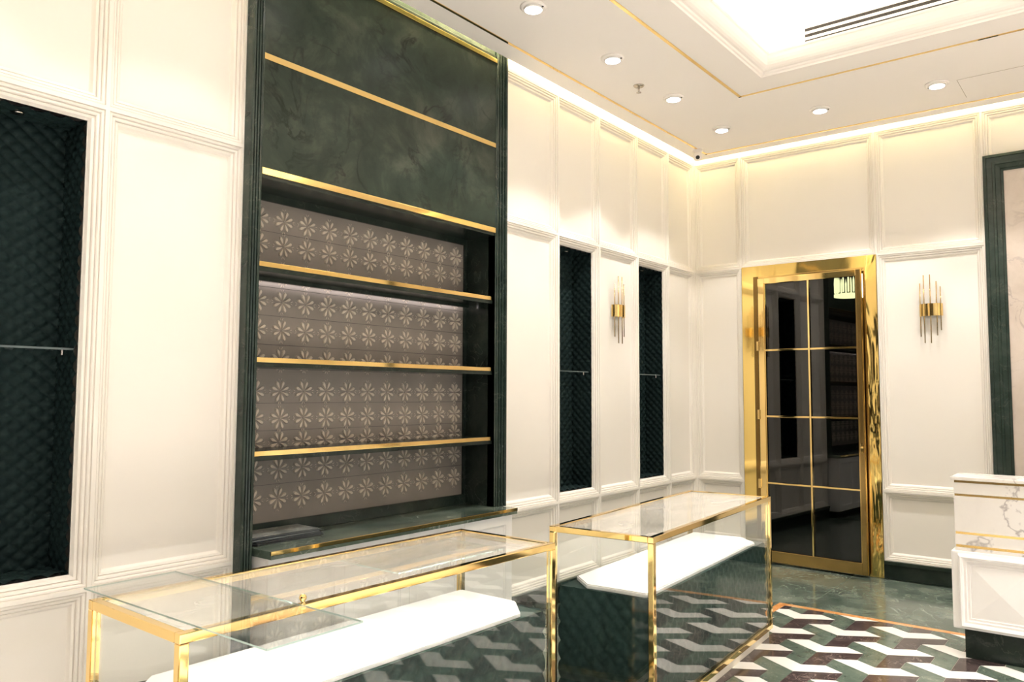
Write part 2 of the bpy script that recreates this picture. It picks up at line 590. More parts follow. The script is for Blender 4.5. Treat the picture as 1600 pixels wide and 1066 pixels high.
# ------------------------------------------------------------------ ceiling: dropped slab with slots along the walls, gold inlays, tray
SX, SY = 0.10, -0.11                 # slab edges (slot between slab and wall)
TX0, TX1, TY0, TY1 = 1.31, 4.45, -6.9, -1.69
bm = bmesh.new()
ZU = ZS + 0.06
box(bm, SX, TX0, YF, SY, ZS, ZU)
box(bm, TX1, XR, YF, SY, ZS, ZU)
box(bm, TX0, TX1, TY1, SY, ZS, ZU)
box(bm, TX0, TX1, YF, TY0, ZS, ZU)
ceiling = struct(obj('ceiling', bm, M_CEIL))
bm = bmesh.new()
box(bm, -0.05, XR, YF, 0.05, 4.36, 4.42)
box(bm, -0.05, TX0 - 0.25, YF, 0.05, ZTOP, ZTOP + 0.04)
box(bm, TX0 - 0.25, XR, TY1 + 0.25, 0.05, ZTOP, ZTOP + 0.04)
struct(obj('ceiling_upper', bm, M_CEIL))
# tray: crown moulding, light trough, upper ceiling with a step
mapC = lambda a, b, d: (a, b, d)
bm = bmesh.new()
prof = [(0, ZS), (0.0, ZS - 0.006), (0.014, ZS - 0.006), (0.018, ZS + 0.006), (0.030, ZS + 0.010), (0.036, ZS + 0.020)]
for k in range(7):
    a = k / 6 * PI / 2
    prof.append((0.036 + 0.06 * math.sin(a), ZS + 0.020 + 0.085 * (1 - math.cos(a))))
prof += [(0.104, ZS + 0.112), (0.104, ZS + 0.128), (0.085, ZS + 0.128), (0.075, ZS + 0.075), (-0.19, ZS + 0.07)]
rect_sweep(bm, TX0, TX1, TY0, TY1, prof, mapC, fill=False)
struct(obj('trim_1', bm, M_CEIL, None, recalc=False), 'crown moulding round the recessed ceiling tray')
bm = bmesh.new()
rect_sweep(bm, TX0, TX1, TY0, TY1, [(-0.19, ZS + 0.06), (-0.19, 4.17), (0.14, 4.17), (0.14, 4.20), (0.17, 4.20), (0.20, 4.24)], mapC, fill=True)
struct(obj('trim_2', bm, M_CEIL, None, recalc=False), 'upper ceiling of the recessed tray')
# gold inlays
GX, GY = 0.243, -0.253
G2X, G2Y = 1.05, -1.43
def inlay(x0, x1, y0, y1):
    bx('inlay_strip', (x0, x1, y0, y1, ZS - 0.004, ZS + 0.004), M_GOLD, ceiling)
inlay(GX, GX + 0.018, -8.5, GY)
inlay(GX, XR - 0.3, GY - 0.018, GY)
inlay(G2X, G2X + 0.022, -7.2, G2Y)
inlay(G2X, 4.75, G2Y - 0.018, G2Y)
# access hatch
def hatch():
    t = thing('access_hatch', 'flush white access hatch in the ceiling at the right edge of the photo', 'hatch', (2.65, -0.59, ZS))
    bx('hatch_cover', (-0.245, 0.245, -0.205, 0.205, -0.003, 0.0), M_CEIL, t, 0.001)
    bm = bmesh.new()
    for a in ((-0.249, -0.245, -0.209, 0.209), (0.245, 0.249, -0.209, 0.209), (-0.249, 0.249, 0.205, 0.209), (-0.249, 0.249, -0.209, -0.205)):
        box(bm, *a, -0.0012, 0.001)
    obj('shadow_gap', bm, plain('hatch_gap', (0.45, 0.38, 0.30), 0.8), t)
hatch()

# LED strips in slots and tray
def led(name, dims, mat, label):
    o = bx(name, dims, mat)
    tag(o, label, 'light')
    return o
led('cove_light', (SX + 0.05, SX + 0.075, YF + 0.1, -0.2, ZU + 0.002, ZU + 0.022), M_COVE, 'warm LED strip in the ceiling slot along the long left wall')
led('cove_light', (SX + 0.1, XR - 0.1, SY - 0.075, SY - 0.05, ZU + 0.002, ZU + 0.022), M_COVE, 'warm LED strip in the ceiling slot above the wall with the gold door')
led('tray_light', (TX0 - 0.06, TX0 - 0.03, TY0, TY1, ZS + 0.074, ZS + 0.096), M_TRAYL, 'LED strip in the ceiling tray on the side of the long left wall')
led('tray_light', (TX1 + 0.03, TX1 + 0.06, TY0, TY1, ZS + 0.074, ZS + 0.096), M_TRAYL, 'LED strip in the ceiling tray on the far right side')
led('tray_light', (TX0, TX1, TY1 + 0.03, TY1 + 0.06, ZS + 0.074, ZS + 0.096), M_TRAYL, 'LED strip in the ceiling tray below the black air slots')
led('tray_light', (TX0, TX1, TY0 - 0.06, TY0 - 0.03, ZS + 0.074, ZS + 0.096), M_TRAYL, 'LED strip in the ceiling tray nearest the shop front')

# linear vent in the tray
VY = TY1 + 0.19
t = thing('linear_vent', 'linear air vent of three black slots in the bright ceiling tray', 'vent', (1.572, VY, 4.0))
bx('vent_plate', (0, 1.95, -0.006, 0, -0.10, 0.15), M_CEIL, t)
for k, z in enumerate((-0.010, 0.032, 0.074)):
    bx('slot', (0.0, 1.93, -0.0075, -0.004, z, z + 0.022), M_BLACK, t)

# ------------------------------------------------------------------ downlights
def make_downlight(label):
    t = thing('downlight', label, 'downlight', (0, 0, ZS), 0, None)
    bm = bmesh.new()
    lathe(bm, [(0.055, 0.0), (0.078, 0.0), (0.078, -0.006), (0.066, -0.013), (0.058, -0.012), (0.055, -0.004)], 32)
    bmesh.ops.remove_doubles(bm, verts=bm.verts, dist=1e-5)
    obj('trim_ring', bm, M_CEIL, t, True)
    bm = bmesh.new()
    lathe(bm, [(0.054, 0.0), (0.054, -0.018), (0.051, -0.022)], 32)
    obj('lamp_housing', bm, M_WHITE, t, True)
    bm = bmesh.new()
    lathe(bm, [(0.0, -0.0225), (0.050, -0.0225)], 32)
    o = obj('lamp_face', bm, M_LAMP, t)
    bm = bmesh.new()
    lathe(bm, [(0.0, -0.016), (0.006, -0.016), (0.006, -0.008)], 10, (0.060, 0.010, 0))
    obj('pivot_screw', bm, M_BLACK, t)
    return t
dl = make_downlight('')
ordn = ['nearest the back corner', 'second from the back corner', 'third from the back corner', 'cut by the photo top']
spots = [(0.66, -0.85 - 0.885 * k, ordn[k]) for k in range(4)] + [(0.66, -0.85 - 0.885 * k, None) for k in range(4, 9)]
rowb = [(1.457, -0.812, 'round ceiling downlight above the gold framed door'), (2.278, -0.810, 'tilted ceiling downlight beside the access hatch'), (3.10, -0.81, None), (3.92, -0.81, None)]
rowr = [(4.95, -1.9 - 0.9 * k, None) for k in range(8)] + [(2.9 + 0.9 * k, yy, None) for k in range(3) for yy in (-7.2, -8.0)]  # unseen lamps added over the pale floor for bounce light
first = True
def spot_light(x, y, w=SPOT_W, tilt=None):
    ld = bpy.data.lights.new('downlight_spot', 'SPOT')
    ld.energy = w
    ld.color = SPOT_COL
    ld.spot_size = SPOT_SIZE
    ld.spot_blend = 0.28
    ld.shadow_soft_size = 0.045
    o = bpy.data.objects.new('downlight_spot', ld)
    C.objects.link(o)
    o.location = (x, y, ZS - 0.03)
    if tilt:
        o.rotation_euler = tilt
    return o
for k, (x, y, lab) in enumerate(spots):
    lb = ('round ceiling downlight along the long left wall, ' + lab) if lab else 'round ceiling downlight along the long left wall, nearer than the photo shows'
    o = dl if first else dup(dl, (x, y, ZS))
    first = False
    o.location = (x, y, ZS)
    o['label'] = lb; o['group'] = 'ceiling downlights' if lab else 'ceiling downlights nearer than the frame'
    spot_light(x, y, SPOT_W * (1.15 if y > -4 else 0.5))
for x, y, lab in rowb + rowr:
    o = dup(dl, (x, y, ZS), 0.0 if x < 2 else PI * 0.85)
    o['label'] = lab or 'unseen round ceiling downlight outside the frame'
    o['group'] = 'ceiling downlights' if lab else 'ceiling downlights outside the frame'
    spot_light(x, y, SPOT_W * 1.3 if y > -1 else SPOT_OUT)

# sprinkler
t = thing('sprinkler', 'small chrome fire sprinkler hanging from the ceiling between two downlights', 'sprinkler', (0.563, -2.093, ZS))
bm = bmesh.new(); lathe(bm, [(0.0, -0.008), (0.034, -0.008), (0.040, 0.0)], 24); obj('rose', bm, M_CHROME, t, True)
bm = bmesh.new(); lathe(bm, [(0.008, -0.008), (0.007, -0.04), (0.004, -0.05)], 12); obj('stem', bm, M_CHROME, t, True)
bm = bmesh.new(); lathe(bm, [(0.0, -0.054), (0.018, -0.054), (0.018, -0.05), (0.0, -0.049)], 16); obj('deflector', bm, M_CHROME, t, True)

# security camera
t = thing('security_camera', 'small white security camera with a dark lens at the ceiling corner', 'camera', (0.243, -0.43, ZS))
bm = bmesh.new(); lathe(bm, [(0.0, 0.0), (0.045, 0.0), (0.045, -0.018), (0.03, -0.026), (0.0, -0.026)], 24); obj('mount', bm, M_CEIL, t, True)
bm = bmesh.new()
bmesh.ops.create_uvsphere(bm, u_segments=20, v_segments=14, radius=0.042)
for v in bm.verts: v.co += Vector((0, 0, -0.062))
obj('housing', bm, M_CEIL, t, True)
bm = bmesh.new()
lathe(bm, [(0.0, -0.047), (0.014, -0.046), (0.018, -0.040), (0.020, -0.030)], 20, (0, 0, 0), 'y')
for v in bm.verts:
    v.co = Matrix.Rotation(math.radians(28), 3, 'Z') @ (Matrix.Rotation(math.radians(28), 3, 'X') @ v.co) + Vector((0, 0, -0.062))
obj('lens', bm, M_BLACK, t, True)

# ------------------------------------------------------------------ quilted niches
CH_ = 0.062
def niche(a0, a1, label):
    y0, y1, z0, z1 = a0 + 0.063, a1 - 0.063, ZC + 0.063, ZM - 0.063
    t = thing('display_niche', label, 'niche', (-0.042, (y0 + y1) / 2, z0), 0, 'quilted wall niches')
    W, H, Dp = y1 - y0, z1 - z0, 0.185
    cw, pf = W / 6, 0.016
    ch = H / round(H / CH_)
    bm = bmesh.new(); quilt(bm, (-Dp, -W / 2, 0), (0, 1, 0), (0, 0, 1), (1, 0, 0), W, H, cw, ch, pf); obj('quilted_back', bm, M_QUILT, t)
    for s in (-1, 1):
        bm = bmesh.new(); quilt(bm, (-Dp, s * W / 2, 0), (1, 0, 0), (0, 0, 1), (0, -s, 0), Dp - 0.002, H, Dp / 3, ch, pf); obj('quilted_side', bm, M_QUILT, t)
    bm = bmesh.new(); quilt(bm, (-Dp, -W / 2, 0), (0, 1, 0), (1, 0, 0), (0, 0, 1), W, Dp - 0.002, cw, Dp / 3, pf); obj('quilted_floor', bm, M_QUILT, t)
    bm = bmesh.new(); quilt(bm, (-Dp, -W / 2, H), (0, 1, 0), (1, 0, 0), (0, 0, -1), W, Dp - 0.002, cw, Dp / 3, pf); obj('quilted_top', bm, M_QUILT, t)
    zs = 0.895
    sh = pane('glass_shelf', (-Dp + 0.008, -0.02, -W / 2 + 0.006, W / 2 - 0.006, zs, zs + 0.008), t, 2, M_GLASS, M_GEDGE2)
    for s in (-1, 1):
        bm = bmesh.new(); lathe(bm, [(0.0, 0.0), (0.006, 0.0), (0.006, -0.02), (0, -0.02)], 10, (-0.05, s * (W / 2 - 0.04), zs)); obj('shelf_pin', bm, M_CHROME, sh)
    bm = bmesh.new(); lathe(bm, [(0.0, -0.008), (0.02, -0.008), (0.024, 0.0)], 16, (-0.09, 0, H - 0.008)); obj('niche_lamp', bm, M_CHROME, t, True)
niche(-6.157, -5.58, 'wide quilted dark green niche at the left edge of the photo')
niche(-2.308, -1.731, 'quilted dark green niche just right of the marble shelf unit')
niche(-1.115, -0.535, 'quilted dark green niche nearest the room corner, right of the wall sconce')

# ------------------------------------------------------------------ green marble shelf unit
YL, YR = -4.853, -3.066
unit = thing('display_shelves', 'tall green marble display unit with gold edged shelves on a flowered back panel', 'shelves', (0, (YL + YR) / 2, 0))
oy = -(YL + YR) / 2
def ub(name, dims, m, par=None, bev=0.0):
    d = list(dims); d[2] += oy; d[3] += oy
    return bx(name, d, m, par or unit, bev)
# pilasters (fluted)
PW = 0.086
fl = [(0, -0.04), (0, 0.050), (0.004, 0.056), (0.014, 0.056), (0.018, 0.050), (0.019, 0.034), (0.024, 0.034), (0.026, 0.046), (0.034, 0.048), (0.038, 0.042), (0.039, 0.027), (0.044, 0.027), (0.046, 0.038), (0.054, 0.040), (0.058, 0.034), (0.059, 0.020), (0.064, 0.020), (0.066, 0.030), (0.076, 0.030), (0.080, 0.022), (PW, 0.020), (PW, -0.04)]
def pil(y_out, sgn, z0, z1):
    bm = bmesh.new()
    prism(bm, [(d, y_out + sgn * w + oy) for w, d in fl], 'z', z0, z1)
    return obj('pilaster', bm, M_GREEN_FR, unit)
pil(YL - PW, 1, 0.0, ZS + 0.25)
pil(YR + PW, -1, 0.767, ZS + 0.25)
# upper facing
ub('marble_panel', (-0.03, 0.018, YL, YR, 2.565, 3.146), M_GREEN)
ub('marble_panel', (-0.03, 0.018, YL, YR, 3.146, 3.722), M_GREEN)
ub('gold_strip', (0.0, 0.024, YL, YR, 2.566, 2.600), M_GOLD, None, 0.002)
ub('gold_strip', (0.0, 0.022, YL, YR, 3.142, 3.174), M_GOLD, None, 0.002)
ub('gold_strip', (0.0, 0.030, YL, YR, 3.722, 3.750), M_GOLD, None, 0.002)
bm = bmesh.new()
prism(bm, [(-0.03, 3.750), (0.012, 3.750), (0.016, 3.775), (0.010, 3.785), (0.010, 3.82), (0.014, 3.83), (0.014, 3.99), (-0.03, 3.99)], 'y', YL + oy, YR + oy)
obj('crown', bm, M_GREEN, unit)
# recess lining
XB = -0.24
ub('soffit', (XB - 0.01, 0.016, YL, YR, 2.548, 2.566), M_GREEN_DK)
ub('header', (XB - 0.01, XB + 0.012, YL, YR, 2.508, 2.548), M_GREEN_DK)
ub('side_panel', (XB - 0.01, 0.016, YL - 0.02, YL, 0.767, 2.548), M_GREEN_DK)
ub('side_panel', (XB - 0.01, 0.016, YR, YR + 0.02, 0.767, 2.548), M_GREEN_DK)
ub('side_trim', (XB, XB + 0.014, YR - 0.028, YR, 0.83, 2.508), M_GREEN_DK, None, 0.003)
ub('upstand', (XB, XB + 0.016, YL, YR, 0.767, 0.832), M_GREEN_DK, None, 0.002)
# back panel of boards
back = ub('back_panel', (XB - 0.02, XB - 0.0015, YL, YR, 0.80, 2.52), M_PANEL)
# flower: eight petals and curled tips, one mesh shared by all
def petal(bm, ang, r0, r1, wd, h, base=0.0):
    ca, sa = math.cos(ang), math.sin(ang)
    def P(r, t, x):
        return (x, r * ca - t * sa, r * sa + t * ca)
    rim = [(r0, 0), (r0 + (r1 - r0) * 0.40, wd * 0.62), (r0 + (r1 - r0) * 0.72, wd), (r0 + (r1 - r0) * 0.93, wd * 0.62), (r1, 0),
           (r0 + (r1 - r0) * 0.93, -wd * 0.62), (r0 + (r1 - r0) * 0.72, -wd), (r0 + (r1 - r0) * 0.40, -wd * 0.62)]
    lo = [bm.verts.new(P(r, t, base)) for r, t in rim]
    cx = r0 + (r1 - r0) * 0.66
    hi = [bm.verts.new(P(cx + (r - cx) * 0.72, t * 0.72, base + h)) for r, t in rim]
    for i in range(8):
        bm.faces.new((lo[i], lo[(i + 1) % 8], hi[(i + 1) % 8], hi[i]))
    bm.faces.new(hi)
fbm = bmesh.new()
for k in range(8):
    a = PI / 8 + k * PI / 4
    petal(fbm, a, 0.004, 0.060, 0.0100, 0.008)
    s = 1 if k % 2 else -1
    # small curled leaf just outside the petal tip
    ca, sa = math.cos(a + s * 0.17), math.sin(a + s * 0.17)
    pts = []
    for r, dt in ((0.052, s * 0.0090), (0.062, s * 0.0100), (0.070, s * 0.0040), (0.062, s * 0.0062)):
        pts.append((0.0025, r * ca - dt * sa, r * sa + dt * ca))
    lo = [fbm.verts.new((0, p[1], p[2])) for p in pts]; hi = [fbm.verts.new(p) for p in pts]
    for i in range(4):
        fbm.faces.new((lo[i], lo[(i + 1) % 4], hi[(i + 1) % 4], hi[i]))
    fbm.faces.new(hi)
fl0 = obj('flower', fbm, M_PETAL, back)
fmesh = fl0.data
rows = [0.947, 1.100, 1.238, 1.365, 1.508, 1.675, 1.830, 1.982, 2.130, 2.281, 2.417]
nf = 0
for zc in rows:
    for k in range(11):
        o = fl0 if nf == 0 else bpy.data.objects.new('flower', fmesh)
        if nf: C.objects.link(o)
        o.parent = back
        o.location = (XB - 0.0015, -4.688 + 0.1516 * k + oy, zc)
        nf += 1
# thin joints between the boards of the back panel
for z in (1.022, 1.302, 1.445, 1.752, 1.905, 2.055, 2.35):
    bx('board_joint', (XB - 0.002, XB - 0.0008, YL + oy, YR + oy, z, z + 0.0022), M_DARK, back)
# shelves
for z in (2.140, 1.671, 1.218):
    s = ub('shelf', (XB, -0.002, YL, YR, z - 0.046, z), M_GREEN_DK, None, 0.002)
    bx('gold_edge', (-0.012, 0.003, YL + oy, YR + oy, z - 0.023, z + 0.001), M_GOLD, s, 0.0015)
# LED strip tucked under the top shelf, with its lip
led_ = ub('shelf_light', (XB + 0.060, XB + 0.066, YL + 0.02, YR - 0.05, 2.078, 2.0935), M_SHELFLED)
bx('lamp_lip', (XB + 0.049, XB + 0.074, YL + 0.02 + oy, YR - 0.05 + oy, 2.074, 2.077), M_GREEN_DK, led_)
bx('lamp_cover', (XB + 0.0665, XB + 0.074, YL + 0.02 + oy, YR - 0.05 + oy, 2.077, 2.094), M_GREEN_DK, led_)

# base cabinet and worktop
CY0, CY1, CXF = -4.838, -3.012, 0.128
cab = thing('base_cabinet', 'long white base cabinet with four panelled doors below the green worktop', 'cabinet', (0, (CY0 + CY1) / 2, 0))
oc = -(CY0 + CY1) / 2
bx('cabinet_body', (-0.2, CXF - 0.02, CY0 + oc, CY1 + oc, 0.08, 0.729), M_WHITE, cab, 0.002)
bx('kick_plate', (-0.2, CXF - 0.05, CY0 + oc + 0.01, CY1 + oc - 0.01, 0.0, 0.08), M_GREEN_DK, cab)
dw = (CY1 - CY0) / 4
for k in range(4):
    a0 = CY0 + oc + dw * k + 0.0015; a1 = a0 + dw - 0.003
    bm = bmesh.new()
    rect_sweep(bm, a0, a1, 0.085, 0.727, [(0, -0.018), (0, 0.0), (0.062, 0.0), (0.066, -0.006), (0.072, -0.008), (0.074, -0.011)], lambda a, b, d: (CXF + d, a, b))
    obj('cabinet_door', bm, M_WHITE, cab, recalc=False)
wt = bx('worktop', (XB, 0.16, -4.845, -2.998, 0.729, 0.766), M_GREEN_FL, None, 0.0015)
tag(wt, 'green marble worktop with a gold front edge below the flowered shelves', 'worktop')
bx('gold_edge', (0.150, 0.1625, -4.845, -2.998, 0.747, 0.7668), M_GOLD, wt, 0.0015)

# stack of booklets
M_BOOK = [marble('cover_grey', (0.15, 0.16, 0.15), (0.05, 0.06, 0.06), (0.30, 0.30, 0.27), (0.4, 0.4, 0.36), 7, 0.5, 0.03),
          plain('cover_slate', (0.035, 0.045, 0.055), 0.5), plain('cover_pale', (0.20, 0.23, 0.235), 0.5), plain('cover_dark', (0.022, 0.026, 0.030), 0.35)]
zb = 0.7665
labs = ['dark flat booklet at the very bottom of the stack on the green worktop', 'dark booklet second from the bottom of the worktop stack',
        'slate grey booklet third from the bottom of the worktop stack', 'pale grey booklet in the middle of the worktop stack',
        'dark booklet just above the pale one in the worktop stack', 'slate grey booklet second from the top of the worktop stack',
        'mottled grey booklet lying on top of the worktop stack']
mts = [3, 1, 3, 2, 3, 1, 0]
for k in range(7):
    th = 0.0058
    bm = bmesh.new()
    L_, W_ = 0.40, 0.19
    box(bm, -W_ / 2, W_ / 2, -L_ / 2, L_ / 2, 0, th, 0.0008)
    o = obj('booklet', bm, M_BOOK[mts[k]])
    dy = [0.03, 0.012, 0.018, 0.0, -0.004, 0.006, -0.006][k]
    o.location = (-0.105 + random.uniform(-.008, .012), -4.634 + dy, zb)
    o.rotation_euler = (0, 0, math.radians([0.5, -1.5, 1.2, -0.6, 1.8, -1.0, -2.2][k]))
    tag(o, labs[k], 'booklet', 'booklets stacked on the worktop')
    bx('pages', (-W_ / 2 + .002, W_ / 2 + .0006, -L_ / 2 - .0004, L_ / 2 - .004, 0.0016, th - 0.0016), M_BOOK[2 if k == 4 else 3], o)
    zb += th

# ------------------------------------------------------------------ display cases
def make_case(name, label, loc, rz, W, L, door=None):
    t = thing(name, label, 'display case', loc, rz, 'glass display cases')
    H, zb, r = 0.862, 0.05, 0.028
    x0, x1, y0, y1 = -W / 2, W / 2, -L / 2, L / 2
    bx('plinth', (x0 + 0.016, x1 - 0.016, y0 + 0.03, y1 - 0.03, 0.0, zb), M_PLINTH, t, 0.002)
    for xx in (x0, x1 - r):
        for yy in (y0, y1 - r):
            bx('post', (xx, xx + r, yy, yy + r, zb + r, H - r), M_GOLD, t, 0.003)
    for z in (zb, H - r):
        for xx in (x0, x1 - r):
            bx('rail', (xx, xx + r, y0, y1, z, z + r), M_GOLD, t, 0.003)
        for yy in (y0, y1 - r):
            bx('rail', (x0 + r, x1 - r, yy, yy + r, z, z + r), M_GOLD, t, 0.003)
    g = 0.006
    pane('glass_panel', (x1 - r / 2 - g / 2, x1 - r / 2 + g / 2, y0 + r, y1 - r, zb + r, H - r), t, 0)
    pane('glass_panel', (x0 + r / 2 - g / 2, x0 + r / 2 + g / 2, y0 + r, y1 - r, zb + r, H - r), t, 0)
    pane('glass_panel', (x0 + r, x1 - r, y0 + r / 2 - g / 2, y0 + r / 2 + g / 2, zb + r, H - r), t, 1)
    pane('glass_panel', (x0 + r, x1 - r, y1 - r / 2 - g / 2, y1 - r / 2 + g / 2, zb + r, H - r), t, 1)
    pane('glass_top', (x0 + r, x1 - r, y0 + r, y1 - r, H - g - 0.004, H - 0.004), t, 2, M_FILM)
    bx('added_case_light', (x1 - r - 0.007, x1 - r - 0.001, y0 + 0.06, y1 - 0.06, H - 0.026, H - 0.016), M_CASE_FILL, t)  # hidden strip behind the rail, added to brighten the white board
    # quilted block
    q = 0.040
    zq = 0.578
    bm = bmesh.new()
    X0, X1, Y0, Y1 = x0 + q, x1 - q, y0 + q, y1 - q
    z0 = zb + 0.006
    box(bm, X0, X1, Y0, Y1, z0, zq - 0.002)
    nx, ny, nz = round((X1 - X0) / 0.078), round((Y1 - Y0) / 0.078), round((zq - z0) / 0.088)
    cz = (zq - z0) / nz
    quilt(bm, (X0, Y0, z0), (1, 0, 0), (0, 0, 1), (0, -1, 0), X1 - X0, zq - z0, (X1 - X0) / nx, cz, 0.016, 6)
    quilt(bm, (X0, Y1, z0), (1, 0, 0), (0, 0, 1), (0, 1, 0), X1 - X0, zq - z0, (X1 - X0) / nx, cz, 0.016, 6)
    quilt(bm, (X0, Y0, z0), (0, 1, 0), (0, 0, 1), (-1, 0, 0), Y1 - Y0, zq - z0, (Y1 - Y0) / ny, cz, 0.016, 6)
    quilt(bm, (X1, Y0, z0), (0, 1, 0), (0, 0, 1), (1, 0, 0), Y1 - Y0, zq - z0, (Y1 - Y0) / ny, cz, 0.016, 6)
    obj('quilted_block', bm, M_QUILT2, t)
    # white display board with cut corners
    e, c = 0.012, 0.125
    X0 += e; X1 -= e; Y0 += e; Y1 -= e
    pts = [(X0 + c, Y0), (X1 - e, Y0), (X1, Y0 + e), (X1, Y1 - c), (X1 - c, Y1), (X0 + e, Y1), (X0, Y1 - e), (X0, Y0 + c)]
    bm = bmesh.new()
    prism(bm, pts, 'z', zq + 0.0005, zq + 0.02)
    bmesh.ops.bevel(bm, geom=[ed for ed in bm.edges if abs(ed.verts[0].co.z - ed.verts[1].co.z) < 1e-6 and ed.verts[0].co.z > zq + 0.015], offset=0.005, segments=2, affect='EDGES')
    obj('display_board', bm, M_BOARD, t)
    return t
caseA = make_case('display_case', 'gold framed glass display case nearest the viewer, with a loose glass sheet on top', (1.050, -5.080, 0), math.radians(-0.8), 0.553, 1.685)
caseB = make_case('display_case', 'gold framed glass display case standing nearer the black glass door', (1.2745, -3.0025, 0), math.radians(3.8), 0.545, 1.765)
# loose glass sheets on the near case
o = pane('glass_sheet', (-0.493, 0.493, -0.156, 0.156, 0, 0.005), None, 2)
o.location = (1.117, -5.713, 0.8632); o.rotation_euler = (0, 0, math.radians(0.6))
tag(o, 'loose clear glass sheet overhanging the near end of the front display case', 'glass sheet')
o = pane('inner_glass_shelf', (-0.262, 0.078, 0.118, 0.74, 0.824, 0.830), caseA, 2, M_GLASS, plain('turquoise_glass_edge', (0.50, 0.72, 0.68), 0.2))
o['label'] = 'small turquoise edged glass shelf just under the top'
bm = bmesh.new()
lathe(bm, [(0.0, 0.0), (0.009, 0.0), (0.009, 0.004), (0.005, 0.007), (0.010, 0.013), (0.012, 0.020), (0.009, 0.027), (0.0, 0.031)], 18)
o = obj('gold_knob', bm, M_GOLD, None, True)
o.location = (1.315, -5.535, 0.8622)
tag(o, 'tiny gold knob standing on the front rail beside the loose glass sheet', 'knob')

# ------------------------------------------------------------------ gold door
door = bpy.data.objects.new('door_1', None); C.objects.link(door)
door.location = (0, 0, 0)
struct(door, 'black glass door in a polished gold frame')
FX0, FX1, FZ = 0.585, 1.556, 2.585
bx('casing', (DX0, FX0, -0.006, 0.05, 0.002, ZM), M_GOLDF, door)
bx('casing', (FX1, DX1, -0.006, 0.05, 0.002, ZM), M_GOLDW, door)
bx('casing', (FX0, FX1, -0.006, 0.05, FZ, ZM), M_GOLDF, door)
bx('frame', (FX0, FX0 + 0.045, -0.014, 0.05, 0.002, FZ), M_BRASS_DKREFL, door, 0.003)  # darker colour stands in for a dark reflection on this jamb
bx('frame', (FX1 - 0.02, FX1, -0.014, 0.05, 0.002, FZ), M_GOLD2, door, 0.003)
bx('frame', (FX0 + 0.045, FX1 - 0.02, -0.014, 0.05, FZ - 0.02, FZ), M_GOLD2, door, 0.003)
# the leaf hangs on the left and stands a few degrees ajar
LX0, LX1, LZ0, LZ1 = FX0 + 0.049, FX1 - 0.016, 0.018, FZ - 0.023
GX0, GX1, GZ0, GZ1 = 0.692, 1.500, 0.118, 2.508
HINGE = Matrix.Translation((LX0, -0.02, 0)) @ Matrix.Rotation(math.radians(-3.0), 4, 'Z') @ Matrix.Translation((-LX0, 0.02, 0))
def leaf(o):
    o.matrix_basis = HINGE
    return o
leaf(bx('stile', (LX0, GX0, -0.038, 0.002, LZ0, LZ1), M_GOLD, door, 0.004))
leaf(bx('stile', (GX1, LX1, -0.038, 0.002, LZ0, LZ1), M_BRASS2, door, 0.004))
leaf(bx('door_rail', (GX0, GX1, -0.038, 0.002, LZ0, GZ0), M_BRASS2, door, 0.004))
leaf(bx('door_rail', (GX0, GX1, -0.038, 0.002, GZ1, LZ1), M_GOLD, door, 0.004))
for a, b in ((GX0, GX0 + 0.008), (GX1 - 0.008, GX1)):
    leaf(bx('bead', (a, b, -0.032, -0.012, GZ0, GZ1), M_GOLD2, door))
MXc = 1.094
zb_ = [GZ0, 0.712, 1.307, 1.903, GZ1]
leaf(bx('muntin', (MXc - 0.008, MXc + 0.008, -0.034, -0.010, GZ0, GZ1), M_GOLD, door, 0.002))
for z in zb_[1:-1]:
    for a, b in ((GX0, MXc - 0.008), (MXc + 0.008, GX1)):
        leaf(bx('muntin', (a, b, -0.033, -0.010, z - 0.008, z + 0.008), M_GOLD, door, 0.002))
for k in range(4):
    for a, b in ((GX0 + 0.008, MXc - 0.008), (MXc + 0.008, GX1 - 0.008)):
        lo = zb_[k] + (0.008 if k else 0); hi = zb_[k + 1] - (0.008 if k < 3 else 0)
        leaf(bx('pane', (a, b, -0.018, -0.012, lo, hi), M_TINT, door))
leaf(bx('lock_plate', (1.508, 1.532, -0.044, -0.036, 1.02, 1.10), M_GOLD, door, 0.002))
bm = bmesh.new(); lathe(bm, [(0.0, -0.062), (0.010, -0.060), (0.012, -0.050), (0.008, -0.042)], 16, (1.520, 0, 1.065), 'y'); leaf(obj('lock_knob', bm, M_GOLD, door, True))
for z in (0.66, 1.28, 1.9):
    bx('hinge', (FX0 + 0.030, FX0 + 0.056, -0.046, -0.012, z, z + 0.085), M_GOLD, door, 0.003)
# dark room behind the tinted door
bm = bmesh.new()
bx_ = [(-0.6, 2.6, 0.2, 0.24, 0, 3.4)]
box(bm, -0.6, DX0, 0.2, 0.24, 0, 3.4); box(bm, DX1, 2.8, 0.2, 0.24, 0, 3.4); box(bm, DX0, DX1, 0.2, 0.24, ZM, 3.4)
box(bm, -0.64, -0.6, 0.2, 3.0, 0, 3.4); box(bm, 2.8, 2.84, 0.2, 3.0, 0, 3.4); box(bm, -0.64, 2.84, 3.0, 3.04, 0, 3.4)
box(bm, -0.64, 2.84, 0.05, 3.04, -0.1, 0.0); box(bm, -0.64, 2.84, 0.2, 3.04, 3.4, 3.45)
struct(obj('wall_inner_room', bm, M_DARK))
t = thing('chandelier', 'lit crystal chandelier glowing behind the upper right pane of the black door', 'chandelier', (1.16, 1.0, 2.46))
bm = bmesh.new(); lathe(bm, [(0.125, 0.0), (0.145, 0.0), (0.145, 0.025), (0.125, 0.025), (0.125, 0.0)], 28); obj('ring', bm, M_CRYSTAL, t)
